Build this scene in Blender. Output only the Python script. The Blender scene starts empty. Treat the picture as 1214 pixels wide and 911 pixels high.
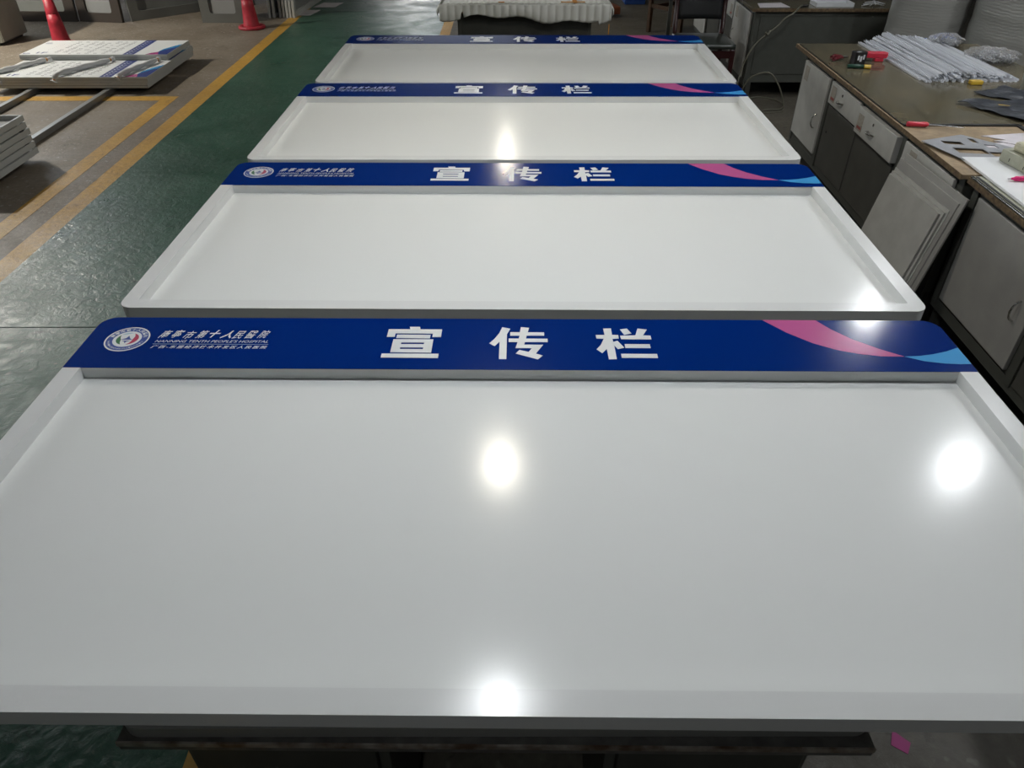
import bpy, bmesh, math, random
from mathutils import Vector, Matrix
from mathutils.geometry import tessellate_polygon
random.seed(7)
PI = math.pi
SC = bpy.context.scene
COL = SC.collection

# ------------------------------------------------------------------ camera
F_PX = 869.2
cd = bpy.data.cameras.new('camera'); CAM = bpy.data.objects.new('camera', cd); COL.objects.link(CAM)
cd.sensor_width = 36.0; cd.lens = 36.0 * F_PX / 1214.0; cd.clip_start = 0.05; cd.clip_end = 200
PITCH, ROLL = 0.64680, -0.00121
CAM.matrix_world = (Matrix.Translation((0, 0, 1.950)) @ Matrix.Rotation(PI/2 - PITCH, 4, 'X')
                    @ Matrix.Rotation(ROLL, 4, 'Z'))
SC.camera = CAM
# ------------------------------------------------------------------ world, light, exposure
SC.view_settings.view_transform = 'Standard'; SC.view_settings.look = 'None'
SC.view_settings.gamma = 1.0; SC.view_settings.use_curve_mapping = False
SC.view_settings.exposure = 0.26
W = bpy.data.worlds.new('sky'); SC.world = W; W.use_nodes = True
W.node_tree.nodes['Background'].inputs[0].default_value = (0.62, 0.78, 1.0, 1)
W.node_tree.nodes['Background'].inputs[1].default_value = 1.0
LAMP_L = 640.0
LAMPS = [(-0.065, 1.91, .52, 'above the nearest tray'), (-0.08, 3.63, .50, 'above the third tray'), (3.0, 3.60, .50, 'above the right benches, nearer one'),
         (3.12, 5.5, 0.42, 'above the right benches, farther one'), (-0.07, 9.35, 0.45, 'far down the middle of the hall'), (-6.6, 7.9, 3.8, 'above the left storage floor'),
         (-2.8, 24.0, 6.0, 'at the far end of the green aisle'), (4.2, 2.0, 1.0, 'added out of view as fill over the nearer right bench'), (-0.1, -1.6, .2, 'added out of view as fill behind the camera')]  # last two are added unseen fill, brightening the trays and the front desk edge
LAMP_Z = 3.02
WIN_L = 3.0

# ------------------------------------------------------------------ helpers
MATS = {}
def mat(name, col, rough=0.5, metal=0.0, noise=0.0, nscale=8.0, bump=0.0, bscale=60.0, spec=0.5, col2=None, coat=0.0, emit=0.0):
    if name in MATS: return MATS[name]
    m = bpy.data.materials.new(name); m.use_nodes = True; MATS[name] = m
    nt = m.node_tree; N = nt.nodes; L = nt.links; b = N['Principled BSDF']
    c = (*col, 1)
    b.inputs['Base Color'].default_value = c
    b.inputs['Roughness'].default_value = rough; b.inputs['Metallic'].default_value = metal
    b.inputs['Specular IOR Level'].default_value = spec
    b.inputs['Coat Weight'].default_value = coat
    if emit:
        b.inputs['Emission Color'].default_value = c; b.inputs['Emission Strength'].default_value = emit
    g = N.new('ShaderNodeNewGeometry')
    if noise or col2:
        n = N.new('ShaderNodeTexNoise'); n.inputs['Scale'].default_value = nscale; n.inputs['Detail'].default_value = 6
        L.new(g.outputs['Position'], n.inputs['Vector'])
        r = N.new('ShaderNodeValToRGB'); r.color_ramp.elements[0].position = .35; r.color_ramp.elements[1].position = .65
        k = 1 - noise
        r.color_ramp.elements[0].color = (*(col2 or (col[0]*k, col[1]*k, col[2]*k)), 1); r.color_ramp.elements[1].color = c
        L.new(n.outputs['Fac'], r.inputs['Fac']); L.new(r.outputs['Color'], b.inputs['Base Color'])
    if bump:
        n = N.new('ShaderNodeTexNoise'); n.inputs['Scale'].default_value = bscale; n.inputs['Detail'].default_value = 5
        L.new(g.outputs['Position'], n.inputs['Vector'])
        bp = N.new('ShaderNodeBump'); bp.inputs['Strength'].default_value = bump; bp.inputs['Distance'].default_value = .01
        L.new(n.outputs['Fac'], bp.inputs['Height']); L.new(bp.outputs['Normal'], b.inputs['Normal'])
    return m

class MB:
    def __init__(s): s.v = []; s.f = []
    def add(s, vs, fs, M=None):
        o = len(s.v)
        s.v += [tuple(M @ Vector(p)) if M else tuple(p) for p in vs]; s.f += [tuple(i+o for i in f) for f in fs]; return s
    def box(s, x0, x1, y0, y1, z0, z1, M=None):
        return s.add([(x0,y0,z0),(x1,y0,z0),(x1,y1,z0),(x0,y1,z0),(x0,y0,z1),(x1,y0,z1),(x1,y1,z1),(x0,y1,z1)],
            [(0,3,2,1),(4,5,6,7),(0,1,5,4),(1,2,6,5),(2,3,7,6),(3,0,4,7)], M)
    def prism(s, outer, z0, z1, holes=(), M=None):
        loops = [list(outer)] + [list(h) for h in holes]
        tri = tessellate_polygon([[Vector((x, y, 0)) for x, y in l] for l in loops])
        flat = [p for l in loops for p in l]; n = len(flat)
        vs = [(x, y, z0) for x, y in flat] + [(x, y, z1) for x, y in flat]; fs = []
        for t in tri:
            a, b, c = (flat[i] for i in t)
            if (b[0]-a[0])*(c[1]-a[1]) - (b[1]-a[1])*(c[0]-a[0]) < 0: t = (t[0], t[2], t[1])
            fs.append(tuple(i+n for i in t)); fs.append((t[0], t[2], t[1]))
        o = 0
        for li, l in enumerate(loops):
            k = len(l); ar = sum(l[i][0]*l[(i+1)%k][1]-l[(i+1)%k][0]*l[i][1] for i in range(k))
            ccw = (ar > 0) == (li == 0)
            for i in range(k):
                a, b = o+i, o+(i+1) % k
                fs.append((a, b, b+n, a+n) if ccw else (b, a, a+n, b+n))
            o += k
        return s.add(vs, fs, M)
    def lathe(s, prof, seg=24, M=None):
        vs = []; fs = []; k = len(prof)
        for i in range(seg):
            a = 2*PI*i/seg
            vs += [(r*math.cos(a), r*math.sin(a), z) for r, z in prof]
        for i in range(seg):
            j = (i+1) % seg
            for q in range(k-1): fs.append((i*k+q, j*k+q, j*k+q+1, i*k+q+1))
        return s.add(vs, fs, M)
    def tube(s, pts, r, seg=8, M=None, cap=True):
        pts = [Vector(p) for p in pts]; vs = []; fs = []; n = len(pts)
        rr = r if isinstance(r, (list, tuple)) else [r]*n
        up = Vector((0.13, 0.21, 1)).normalized()
        for i, p in enumerate(pts):
            t = (pts[min(i+1, n-1)] - pts[max(i-1, 0)]).normalized()
            a = t.cross(up)
            if a.length < .05: a = t.cross(Vector((1, 0, 0)))
            a.normalize(); b = t.cross(a)
            for q in range(seg):
                w = 2*PI*q/seg; vs.append(tuple(p + a*rr[i]*math.cos(w) + b*rr[i]*math.sin(w)))
        for i in range(n-1):
            for q in range(seg):
                w = (q+1) % seg; fs.append((i*seg+q, i*seg+w, (i+1)*seg+w, (i+1)*seg+q))
        if cap: fs.append(tuple(range(seg))); fs.append(tuple(range((n-1)*seg, n*seg)))
        return s.add(vs, fs, M)
    def grid(s, fn, nu, nv, th=0.0, M=None):
        vs = [fn(i/nu, j/nv) for i in range(nu+1) for j in range(nv+1)]
        fs = [(i*(nv+1)+j, (i+1)*(nv+1)+j, (i+1)*(nv+1)+j+1, i*(nv+1)+j+1) for i in range(nu) for j in range(nv)]
        return s.add(vs, fs, M)
    def build(s, name, m, parent=None, bevel=0.0, smooth=False, solid=0.0, seg=2):
        me = bpy.data.meshes.new(name); me.from_pydata(s.v, [], s.f)
        if smooth: me.shade_smooth()
        me.materials.append(m if not isinstance(m, str) else MATS[m])
        o = bpy.data.objects.new(name, me); COL.objects.link(o)
        if parent: o.parent = parent
        if solid:
            q = o.modifiers.new('solid', 'SOLIDIFY'); q.thickness = solid; q.offset = 0
        if bevel:
            q = o.modifiers.new('bevel', 'BEVEL'); q.width = bevel; q.segments = seg; q.limit_method = 'ANGLE'; q.angle_limit = .6
        return o

def tag(o, label=None, cat=None, group=None, kind=None):
    if label: o['label'] = label
    if cat: o['category'] = cat
    if group: o['group'] = group
    if kind: o['kind'] = kind
    return o
def thing(name, label, cat, loc=(0,0,0), rz=0.0, group=None):
    o = bpy.data.objects.new(name, None); COL.objects.link(o); o.empty_display_size = .1
    o.location = loc; o.rotation_euler = (0, 0, rz)
    return tag(o, label, cat, group)
def copy_tree(o, parent=None):
    c = o.copy(); COL.objects.link(c); c.parent = parent
    for ch in [q for q in COL.objects if q.parent == o]: copy_tree(ch, c)
    return c
def rrect(x0, x1, y0, y1, r, corners=(1,1,1,1), n=8):
    # corners: (x0,y0),(x1,y0),(x1,y1),(x0,y1)
    out = []
    for k, (cx, cy, a0) in enumerate([(x0, y0, PI), (x1, y0, 1.5*PI), (x1, y1, 0), (x0, y1, .5*PI)]):
        if not corners[k]: out.append((cx, cy)); continue
        mx = cx + (r if cx == x0 else -r); my = cy + (r if cy == y0 else -r)
        out += [(mx + r*math.cos(a0 + .5*PI*i/n), my + r*math.sin(a0 + .5*PI*i/n)) for i in range(n+1)]
    return out
def text_mb(body, x0, x1, y0, y1, shear=0.0, offset=0.0, z0=0.0, z1=.0005, space=1.0):
    c = bpy.data.curves.new('lettering', 'FONT'); c.body = body; c.offset = offset; c.shear = shear; c.space_character = space
    c.resolution_u = 2
    o = bpy.data.objects.new('lettering', c); COL.objects.link(o)
    dg = bpy.context.evaluated_depsgraph_get(); me = bpy.data.meshes.new_from_object(o.evaluated_get(dg))
    bpy.data.objects.remove(o)
    vs = [v.co.copy() for v in me.vertices]; fs = [tuple(p.vertices) for p in me.polygons]
    if not vs: return MB()
    ax, bx = min(v.x for v in vs), max(v.x for v in vs); ay, by = min(v.y for v in vs), max(v.y for v in vs)
    mb = MB(); mb.add([(x0+(v.x-ax)/(bx-ax)*(x1-x0), y0+(v.y-ay)/(by-ay)*(y1-y0), z1) for v in vs], fs)
    bpy.data.meshes.remove(me)
    return mb

# ------------------------------------------------------------------ materials
def tray_paint():
    mat('white_powder_coat', (.74, .76, .75), rough=.17, bump=.004, bscale=260, spec=.18)
    m = mat('white_frame_coat', (.69, .705, .70), rough=.2, bump=.006, bscale=260, spec=.22)
    return m
tray_paint()
mat('blue_print', (.0005, .020, .160), rough=.15, spec=.22)
mat('white_print', (.72, .74, .74), rough=.35)
mat('pink_print', (.46, .10, .27), rough=.2, spec=.22)
mat('cyan_print', (.055, .30, .62), rough=.2, spec=.22)
mat('emblem_blue', (.012, .05, .27), rough=.35); mat('emblem_green', (.01, .12, .03), rough=.35)
mat('emblem_red', (.40, .02, .07), rough=.35); mat('emblem_pale', (.35, .5, .6), rough=.35)
mat('steel_grey', (.072, .076, .066), rough=.42, noise=.12, nscale=14)
mat('steel_dark', (.055, .057, .05), rough=.5, noise=.2, nscale=14)
mat('top_metal', (.16, .155, .145), rough=.35, metal=.4, noise=.35, nscale=30)
mat('chipped_edge', (.42, .39, .35), rough=.4, metal=.5, col2=(.14, .09, .06), nscale=26)
mat('door_white', (.50, .50, .47), rough=.4, noise=.12, nscale=12)
mat('door_grey', (.34, .335, .315), rough=.45, noise=.1, nscale=9)
mat('kneehole_grey', (.085, .085, .075), rough=.45, noise=.15, nscale=9)
mat('label_paper', (.36, .33, .28), rough=.8, noise=.2, nscale=60)
mat('label_red', (.30, .08, .07), rough=.8)
mat('chrome', (.6, .6, .58), rough=.2, metal=1)
mat('hardboard', (.33, .245, .145), rough=.6, col2=(.22, .16, .095), nscale=22, bump=.1)
mat('board_edge', (.17, .12, .06), rough=.8, col2=(.08, .05, .03), nscale=50)
mat('old_glass', (.125, .105, .065), rough=.16, spec=.3, col2=(.09, .082, .055), nscale=5)
mat('black_rubber', (.01, .01, .01), rough=.5)
mat('plastic_white', (.62, .64, .66), rough=.4)
mat('profile_white', (.66, .68, .72), rough=.35)
mat('profile_dark', (.03, .03, .035), rough=.6)
mat('red_plastic', (.55, .03, .06), rough=.35)
mat('dark_red', (.12, .015, .02), rough=.3)
mat('black_plastic', (.012, .012, .012), rough=.35)
mat('yellow_plastic', (.55, .36, .03), rough=.4)
mat('green_plastic', (.01, .05, .03), rough=.4)
mat('blade_steel', (.4, .4, .4), rough=.25, metal=1)
mat('pink_marker', (.75, .02, .18), rough=.35)
mat('stencil_grey', (.30, .31, .33), rough=.4, noise=.12, nscale=20)
mat('film_black', (.022, .027, .037), rough=.42, noise=.4, nscale=14)
mat('device_cream', (.42, .43, .34), rough=.6, noise=.2, nscale=25)
mat('tape_cream', (.62, .60, .44), rough=.5, noise=.2, nscale=35)
mat('paper', (.58, .55, .58), rough=.8, noise=.08, nscale=12)
mat('cup_white', (.5, .5, .46), rough=.5)
mat('blue_plastic', (.02, .07, .28), rough=.4)
mat('cone_red', (.52, .035, .06), rough=.45, noise=.25, nscale=14)
mat('cone_band', (.38, .34, .28), rough=.5, noise=.2, nscale=20)
mat('foam_white', (.76, .77, .72), rough=.55)
mat('tape_orange', (.65, .28, .03), rough=.4)
mat('wood_dark', (.085, .045, .022), rough=.4, noise=.4, nscale=20)
mat('leather_black', (.010, .011, .012), rough=.45)
mat('seat_green', (.035, .042, .036), rough=.3)
mat('wood_red', (.028, .006, .006), rough=.35)
mat('cable_grey', (.14, .135, .10), rough=.5)
mat('alu', (.34, .35, .35), rough=.35, metal=.6)
mat('board_white', (.76, .78, .79), rough=.35)
mat('board_side', (.52, .54, .53), rough=.4)
mat('print_navy', (.02, .04, .20), rough=.4); mat('print_dark', (.04, .04, .08), rough=.6)
mat('panel_grey', (.14, .145, .135), rough=.5, noise=.1, nscale=5)
mat('panel_fill', (.19, .20, .19), rough=.55, noise=.08, nscale=6)
mat('panel_light', (.30, .31, .31), rough=.5, noise=.08, nscale=6)
mat('frame_brown', (.05, .04, .033), rough=.5)
mat('cab_cream', (.33, .33, .28), rough=.5, noise=.1, nscale=5)
mat('box_board', (.24, .245, .23), rough=.35, metal=.2)
mat('tool_orange', (.22, .07, .03), rough=.4)
mat('wall_paint', (.13, .13, .12), rough=.9, noise=.15, nscale=1.5)
mat('ceiling_sheet', (.045, .046, .046), rough=.8, noise=.15, nscale=.8)
mat('truss', (.05, .05, .05), rough=.6)

def film_mat():
    m = mat('stretch_film', (.27, .27, .25), rough=.3)
    nt = m.node_tree; N = nt.nodes; L = nt.links; b = N['Principled BSDF']
    tc = N.new('ShaderNodeTexCoord'); w = N.new('ShaderNodeTexWave'); w.bands_direction = 'Z'
    w.inputs['Scale'].default_value = 16; w.inputs['Distortion'].default_value = 6; w.inputs['Detail'].default_value = 3
    bp = N.new('ShaderNodeBump'); bp.inputs['Strength'].default_value = .12; bp.inputs['Distance'].default_value = .006
    L.new(tc.outputs['Object'], w.inputs['Vector']); L.new(w.outputs['Fac'], bp.inputs['Height']); L.new(bp.outputs['Normal'], b.inputs['Normal'])
film_mat()
def clear_bag():
    m = mat('clear_bag', (.9, .9, .92), rough=.15)
    b = m.node_tree.nodes['Principled BSDF']; b.inputs['Transmission Weight'].default_value = .85; b.inputs['IOR'].default_value = 1.06
clear_bag()

def floor_mat(name, ca, cb, rough, specks, bumps, scuff):
    m = bpy.data.materials.new(name); m.use_nodes = True; MATS[name] = m
    nt = m.node_tree; N = nt.nodes; L = nt.links; b = N['Principled BSDF']
    g = N.new('ShaderNodeNewGeometry')
    def noise(scale, detail=6, dist=0.0, rough_=.6, vec=None):
        n = N.new('ShaderNodeTexNoise'); n.inputs['Scale'].default_value = scale; n.inputs['Detail'].default_value = detail
        n.inputs['Distortion'].default_value = dist; n.inputs['Roughness'].default_value = rough_
        L.new(vec or g.outputs['Position'], n.inputs['Vector']); return n.outputs['Fac']
    def ramp(f, a, c, p0, p1):
        r = N.new('ShaderNodeValToRGB'); r.color_ramp.elements[0].position = p0; r.color_ramp.elements[1].position = p1
        r.color_ramp.elements[0].color = (*a, 1); r.color_ramp.elements[1].color = (*c, 1); L.new(f, r.inputs['Fac']); return r.outputs['Color']
    def mix(f, a, c, mode='MIX'):
        x = N.new('ShaderNodeMix'); x.data_type = 'RGBA'; x.blend_type = mode
        if isinstance(f, float): x.inputs[0].default_value = f
        else: L.new(f, x.inputs[0])
        L.new(a, x.inputs[6])
        if isinstance(c, tuple): x.inputs[7].default_value = (*c, 1)
        else: L.new(c, x.inputs[7])
        return x.outputs[2]
    base = ramp(noise(1.3, 8, .4), ca, cb, .32, .68)
    fine = ramp(noise(28, 4), (.80,)*3, (1.12,)*3, .3, .7)
    col = mix(1.0, base, fine, 'MULTIPLY')
    sp = ramp(noise(23, 4, 1.8, .8), (0,)*3, (1,)*3, .585, .63)
    vo = N.new('ShaderNodeTexVoronoi'); vo.voronoi_dimensions = '2D'; vo.inputs['Scale'].default_value = 9.0
    nv = N.new('ShaderNodeTexNoise'); nv.inputs['Scale'].default_value = 22; L.new(g.outputs['Position'], nv.inputs['Vector'])
    av = N.new('ShaderNodeMix'); av.data_type = 'VECTOR'; av.inputs[0].default_value = .05
    L.new(g.outputs['Position'], av.inputs[4]); L.new(nv.outputs['Color'], av.inputs[5]); L.new(av.outputs[1], vo.inputs['Vector'])
    sv = ramp(vo.outputs['Distance'], (1,)*3, (0,)*3, .05, .11)
    sp2 = N.new('ShaderNodeMath'); sp2.operation = 'MULTIPLY'; L.new(sp, sp2.inputs[0])
    spm = ramp(noise(1.1, 3), (0,)*3, (1,)*3, .42, .58); L.new(spm, sp2.inputs[1])
    m3 = N.new('ShaderNodeMath'); m3.operation = 'MULTIPLY'; L.new(sv, m3.inputs[0]); L.new(ramp(noise(2.3, 4, .5), (0,)*3, (1,)*3, .48, .58), m3.inputs[1])
    mx = N.new('ShaderNodeMath'); mx.operation = 'MAXIMUM'; L.new(sp2.outputs[0], mx.inputs[0]); L.new(m3.outputs[0], mx.inputs[1])
    k = N.new('ShaderNodeMath'); k.operation = 'MULTIPLY'; L.new(mx.outputs[0], k.inputs[0]); k.inputs[1].default_value = specks
    col = mix(k.outputs[0], col, scuff)
    dk = ramp(noise(6.5, 5, 1.2, .75), (0,)*3, (.55,)*3, .60, .66)
    col = mix(dk, col, (ca[0]*.35, ca[1]*.35, ca[2]*.35))
    L.new(col, b.inputs['Base Color'])
    rr = N.new('ShaderNodeMapRange'); L.new(noise(3, 6, .6), rr.inputs[0]); rr.inputs[1].default_value = .3; rr.inputs[2].default_value = .7
    rr.inputs[3].default_value = rough-.10; rr.inputs[4].default_value = rough+.12; L.new(rr.outputs[0], b.inputs['Roughness'])
    bp = N.new('ShaderNodeBump'); bp.inputs['Strength'].default_value = bumps; bp.inputs['Distance'].default_value = .02
    L.new(noise(16, 7, .8, .65), bp.inputs['Height']); L.new(bp.outputs['Normal'], b.inputs['Normal'])
floor_mat('concrete', (.165, .135, .102), (.245, .208, .165), .55, .75, .15, (.42, .40, .36))
floor_mat('green_epoxy', (.028, .088, .058), (.048, .132, .088), .36, .55, .3, (.20, .22, .19))
floor_mat('yellow_paint', (.46, .26, .045), (.60, .34, .05), .5, .25, .2, (.5, .42, .3))
floor_mat('screed', (.095, .085, .065), (.13, .118, .092), .6, .3, .15, (.30, .28, .25))

# ------------------------------------------------------------------ the setting
def struct(name, mb, m, parent=None, bevel=0.0):
    o = mb.build(name, m, parent, bevel)
    if not parent: o['kind'] = 'structure'
    return o
XL, XR, YB, YF, ZC = -10.5, 8.5, -7.0, 34.0, 7.0
fl = struct('floor', MB().box(XL, XR, YB, YF, -.25, -.006), 'steel_dark')
G = .004
for x0, x1, ys, m in [(XL, -2.91, (YB, 2.2, 12.4, 20, YF), 'concrete'),
                      (-2.77+.0, -.86, (YB, 3.05, 10.93, 20, YF), 'green_epoxy'),
                      (-.74, XR, (YB, 12.9, 20, YF), 'screed')]:
    for a, b in zip(ys, ys[1:]):
        MB().box(x0, x1, a+G, b-G, -.006, 0).build('slab', m, fl)
# painted lines
MB().box(-2.91, -2.77, YB, YF, -.006, .0).build('painted_line', 'yellow_paint', fl)
MB().box(-.86, -.74, YB, YF, -.006, .0).build('painted_line', 'yellow_paint', fl)
MB().prism([(-3.19, -4), (-3.06, -4), (-3.06, 6.98), (-6.6, 6.98), (-6.6, 6.85), (-3.19, 6.85)], .0003, .0013).build('painted_line', 'yellow_paint', fl)
# walls, ceiling
struct('wall_right', MB().box(XR, XR+.2, YB, YF, 0, ZC), 'wall_paint')
struct('wall_rear', MB().box(XL, XR, YB-.2, YB, 0, ZC), 'wall_paint')
wl = struct('wall_left', MB().box(XL-.2, XL, YB, YF, 0, 2.4).box(XL-.2, XL, YB, YF, 6.0, ZC)
            .box(XL-.2, XL, YB, 7.0, 2.4, 6.0).box(XL-.2, XL, 18.0, YF, 2.4, 6.0), 'wall_paint')
day = bpy.data.materials.new('daylight_pane'); day.use_nodes = True
_b = day.node_tree.nodes['Principled BSDF']; _b.inputs['Base Color'].default_value = (.6, .65, .7, 1)
_b.inputs['Emission Color'].default_value = (.86, .93, 1, 1); _b.inputs['Emission Strength'].default_value = WIN_L
MATS['daylight_pane'] = day
w1 = struct('window_1', MB().box(XL-.15, XL-.05, 7.0, 18.0, 2.4, 2.5).box(XL-.15, XL-.05, 7.0, 18.0, 5.9, 6.0), 'truss')
for i in range(5):
    MB().box(XL-.12, XL-.09, 7.05+i*2.2, 9.15+i*2.2, 2.5, 5.9).build('pane', 'daylight_pane', w1)
    MB().box(XL-.15, XL-.04, 9.15+i*2.2, 9.25+i*2.2, 2.5, 5.9).build('mullion', 'truss', w1)
struct('wall_far', MB().box(XL, -5.2, YF, YF+.2, 0, ZC).box(.4, XR, YF, YF+.2, 0, ZC).box(-5.2, .4, YF, YF+.2, 5, ZC), 'wall_paint')
d1 = struct('door_1', MB().box(-5.2, -5.05, YF-.02, YF+.2, 0, 5).box(.25, .4, YF-.02, YF+.2, 0, 5), 'truss')
MB().box(-5.05, .25, YF+.1, YF+.15, 0, 5).build('daylight_opening', 'daylight_pane', d1)
ce = struct('ceiling', MB().box(XL, XR, YB, YF, ZC, ZC+.1), 'ceiling_sheet')
for i in range(7):
    y = -4 + i*6
    b = MB().box(XL, XR, y-.05, y+.05, 6.9, 6.98).box(XL, XR, y-.04, y+.04, 6.3, 6.36)
    for k in range(19): b.tube([(XL+k, y, 6.33), (XL+k+.5, y, 6.93), (XL+k+1, y, 6.33)], .02, 4)
    b.build('roof_truss', 'truss', ce)

# lamps
def lamp(x, y, k, lab):
    t = thing('high_bay_lamp', lab, 'lamp', (x, y, LAMP_Z), 0, 'high bay lamps')
    MB().lathe([(.0, .34), (.07, .34), (.09, .22), (.12, .10), (.14, 0), (.128, 0), (.11, .09), (.0, .12)], 28).build('reflector', 'alu', t)
    m = bpy.data.materials.new('lamp_glow'); m.use_nodes = True
    b = m.node_tree.nodes['Principled BSDF']; b.inputs['Base Color'].default_value = (.8, .8, .8, 1)
    b.inputs['Emission Color'].default_value = (1, .93, .80, 1) if y > 3.61 and x < 2 else (.95, .975, 1, 1); b.inputs['Emission Strength'].default_value = LAMP_L*k
    MATS['lamp_glow_%d' % len(MATS)] = m
    o = MB().lathe([(.0, .03), (.076, .03), (.08, .045), (0, .05)], 28).build('lens', m, t)
    MB().tube([(0, 0, .33), (0, 0, 3.95)], .008, 6).build('cable', 'truss', t)
for x, y, k, lab in LAMPS:
    lamp(x, y, k, 'hanging high bay lamp ' + lab)

# ------------------------------------------------------------------ display trays
XUAN = [[(-0.366, 0.191), (-0.305, 0.191), (-0.308, 0.204), (-0.279, 0.204), (-0.276, 0.191), (-0.215, 0.191), (-0.215, 0.152), (-0.239, 0.152), (-0.239, 0.169), (-0.344, 0.17), (-0.344, 0.152), (-0.366, 0.152)], [(-0.339, 0.163), (-0.245, 0.163), (-0.245, 0.145), (-0.339, 0.146)]]
XUAN_BOX = [[(-0.346, 0.14), (-0.235, 0.14), (-0.235, 0.075), (-0.346, 0.076)], [(-0.322, 0.124), (-0.259, 0.124), (-0.259, 0.116), (-0.322, 0.116)], [(-0.322, 0.1), (-0.259, 0.1), (-0.259, 0.092), (-0.322, 0.092)]]
XUAN_BASE = [(-0.368, 0.07), (-0.214, 0.07), (-0.214, 0.05), (-0.368, 0.051)]
CHUAN = [[(-0.045, 0.204), (-0.022, 0.196), (-0.031, 0.169), (-0.031, 0.047), (-0.051, 0.047), (-0.051, 0.131), (-0.064, 0.108), (-0.079, 0.122), (-0.066, 0.143), (-0.053, 0.172)], [(0.008, 0.205), (0.031, 0.201), (0.027, 0.178), (0.073, 0.178), (0.073, 0.161), (0.024, 0.161), (0.022, 0.146), (0.082, 0.146), (0.082, 0.129), (0.019, 0.129), (0.017, 0.116), (0.069, 0.116), (0.048, 0.073), (0.067, 0.064), (0.053, 0.046), (-0.006, 0.073), (0.004, 0.09), (0.029, 0.081), (0.038, 0.099), (-0.007, 0.099), (-0.001, 0.129), (-0.026, 0.129), (-0.026, 0.146), (0.002, 0.146), (0.004, 0.161), (-0.022, 0.161), (-0.022, 0.178), (0.005, 0.178)]]
LAN = [[(0.241, 0.199), (0.263, 0.2), (0.263, 0.167), (0.28, 0.166), (0.28, 0.148), (0.262, 0.147), (0.263, 0.132), (0.275, 0.137), (0.29, 0.104), (0.272, 0.096), (0.264, 0.114), (0.264, 0.049), (0.243, 0.048), (0.242, 0.098), (0.228, 0.077), (0.214, 0.095), (0.227, 0.116), (0.238, 0.147), (0.218, 0.148), (0.217, 0.166), (0.242, 0.166)], [(0.288, 0.195), (0.308, 0.2), (0.318, 0.175), (0.297, 0.167)], [(0.338, 0.2), (0.364, 0.195), (0.349, 0.165), (0.37, 0.164), (0.37, 0.145), (0.286, 0.145), (0.285, 0.163), (0.328, 0.165)], [(0.293, 0.121), (0.362, 0.121), (0.362, 0.102), (0.293, 0.102)], [(0.278, 0.074), (0.375, 0.074), (0.375, 0.055), (0.278, 0.055)]]
PINK = [(0.703, 0.2494), (0.755, 0.183), (0.811, 0.131), (0.865, 0.099), (0.9175, 0.080), (0.975, 0.069), (1.037, 0.0683), (0.9831, 0.1039), (0.9266, 0.151), (0.885, 0.201), (0.856, 0.2494)]
CYAN = [(1.037, 0.0683), (1.0815, 0.0470), (1.13, 0.0370), (1.17, 0.034), (1.1998, 0.0358), (1.1998, 0.1118), (1.16, 0.093), (1.1159, 0.0790), (1.08, 0.0715)]
def circ(cx, cy, r, n=40, a0=0, a1=2*PI): return [(cx + r*math.cos(a0+(a1-a0)*i/n), cy + r*math.sin(a0+(a1-a0)*i/n)) for i in range(n)]
def crescent(cx, cy, r0, r1, a0, a1, n=14):
    out = []
    for i in range(n+1):
        a = a0+(a1-a0)*i/n; out.append((cx+r1*math.cos(a), cy+r1*math.sin(a)))
    for i in range(n, -1, -1):
        a = a0+(a1-a0)*i/n; k = math.sin(PI*i/n); rr = r1-(r1-r0)*k - .0003
        out.append((cx+rr*math.cos(a), cy+rr*math.sin(a)))
    return out
EC = (-1.0865, .1355); ER = .0600
SRC = [['南', .21], ['寧', .21]]
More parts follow.
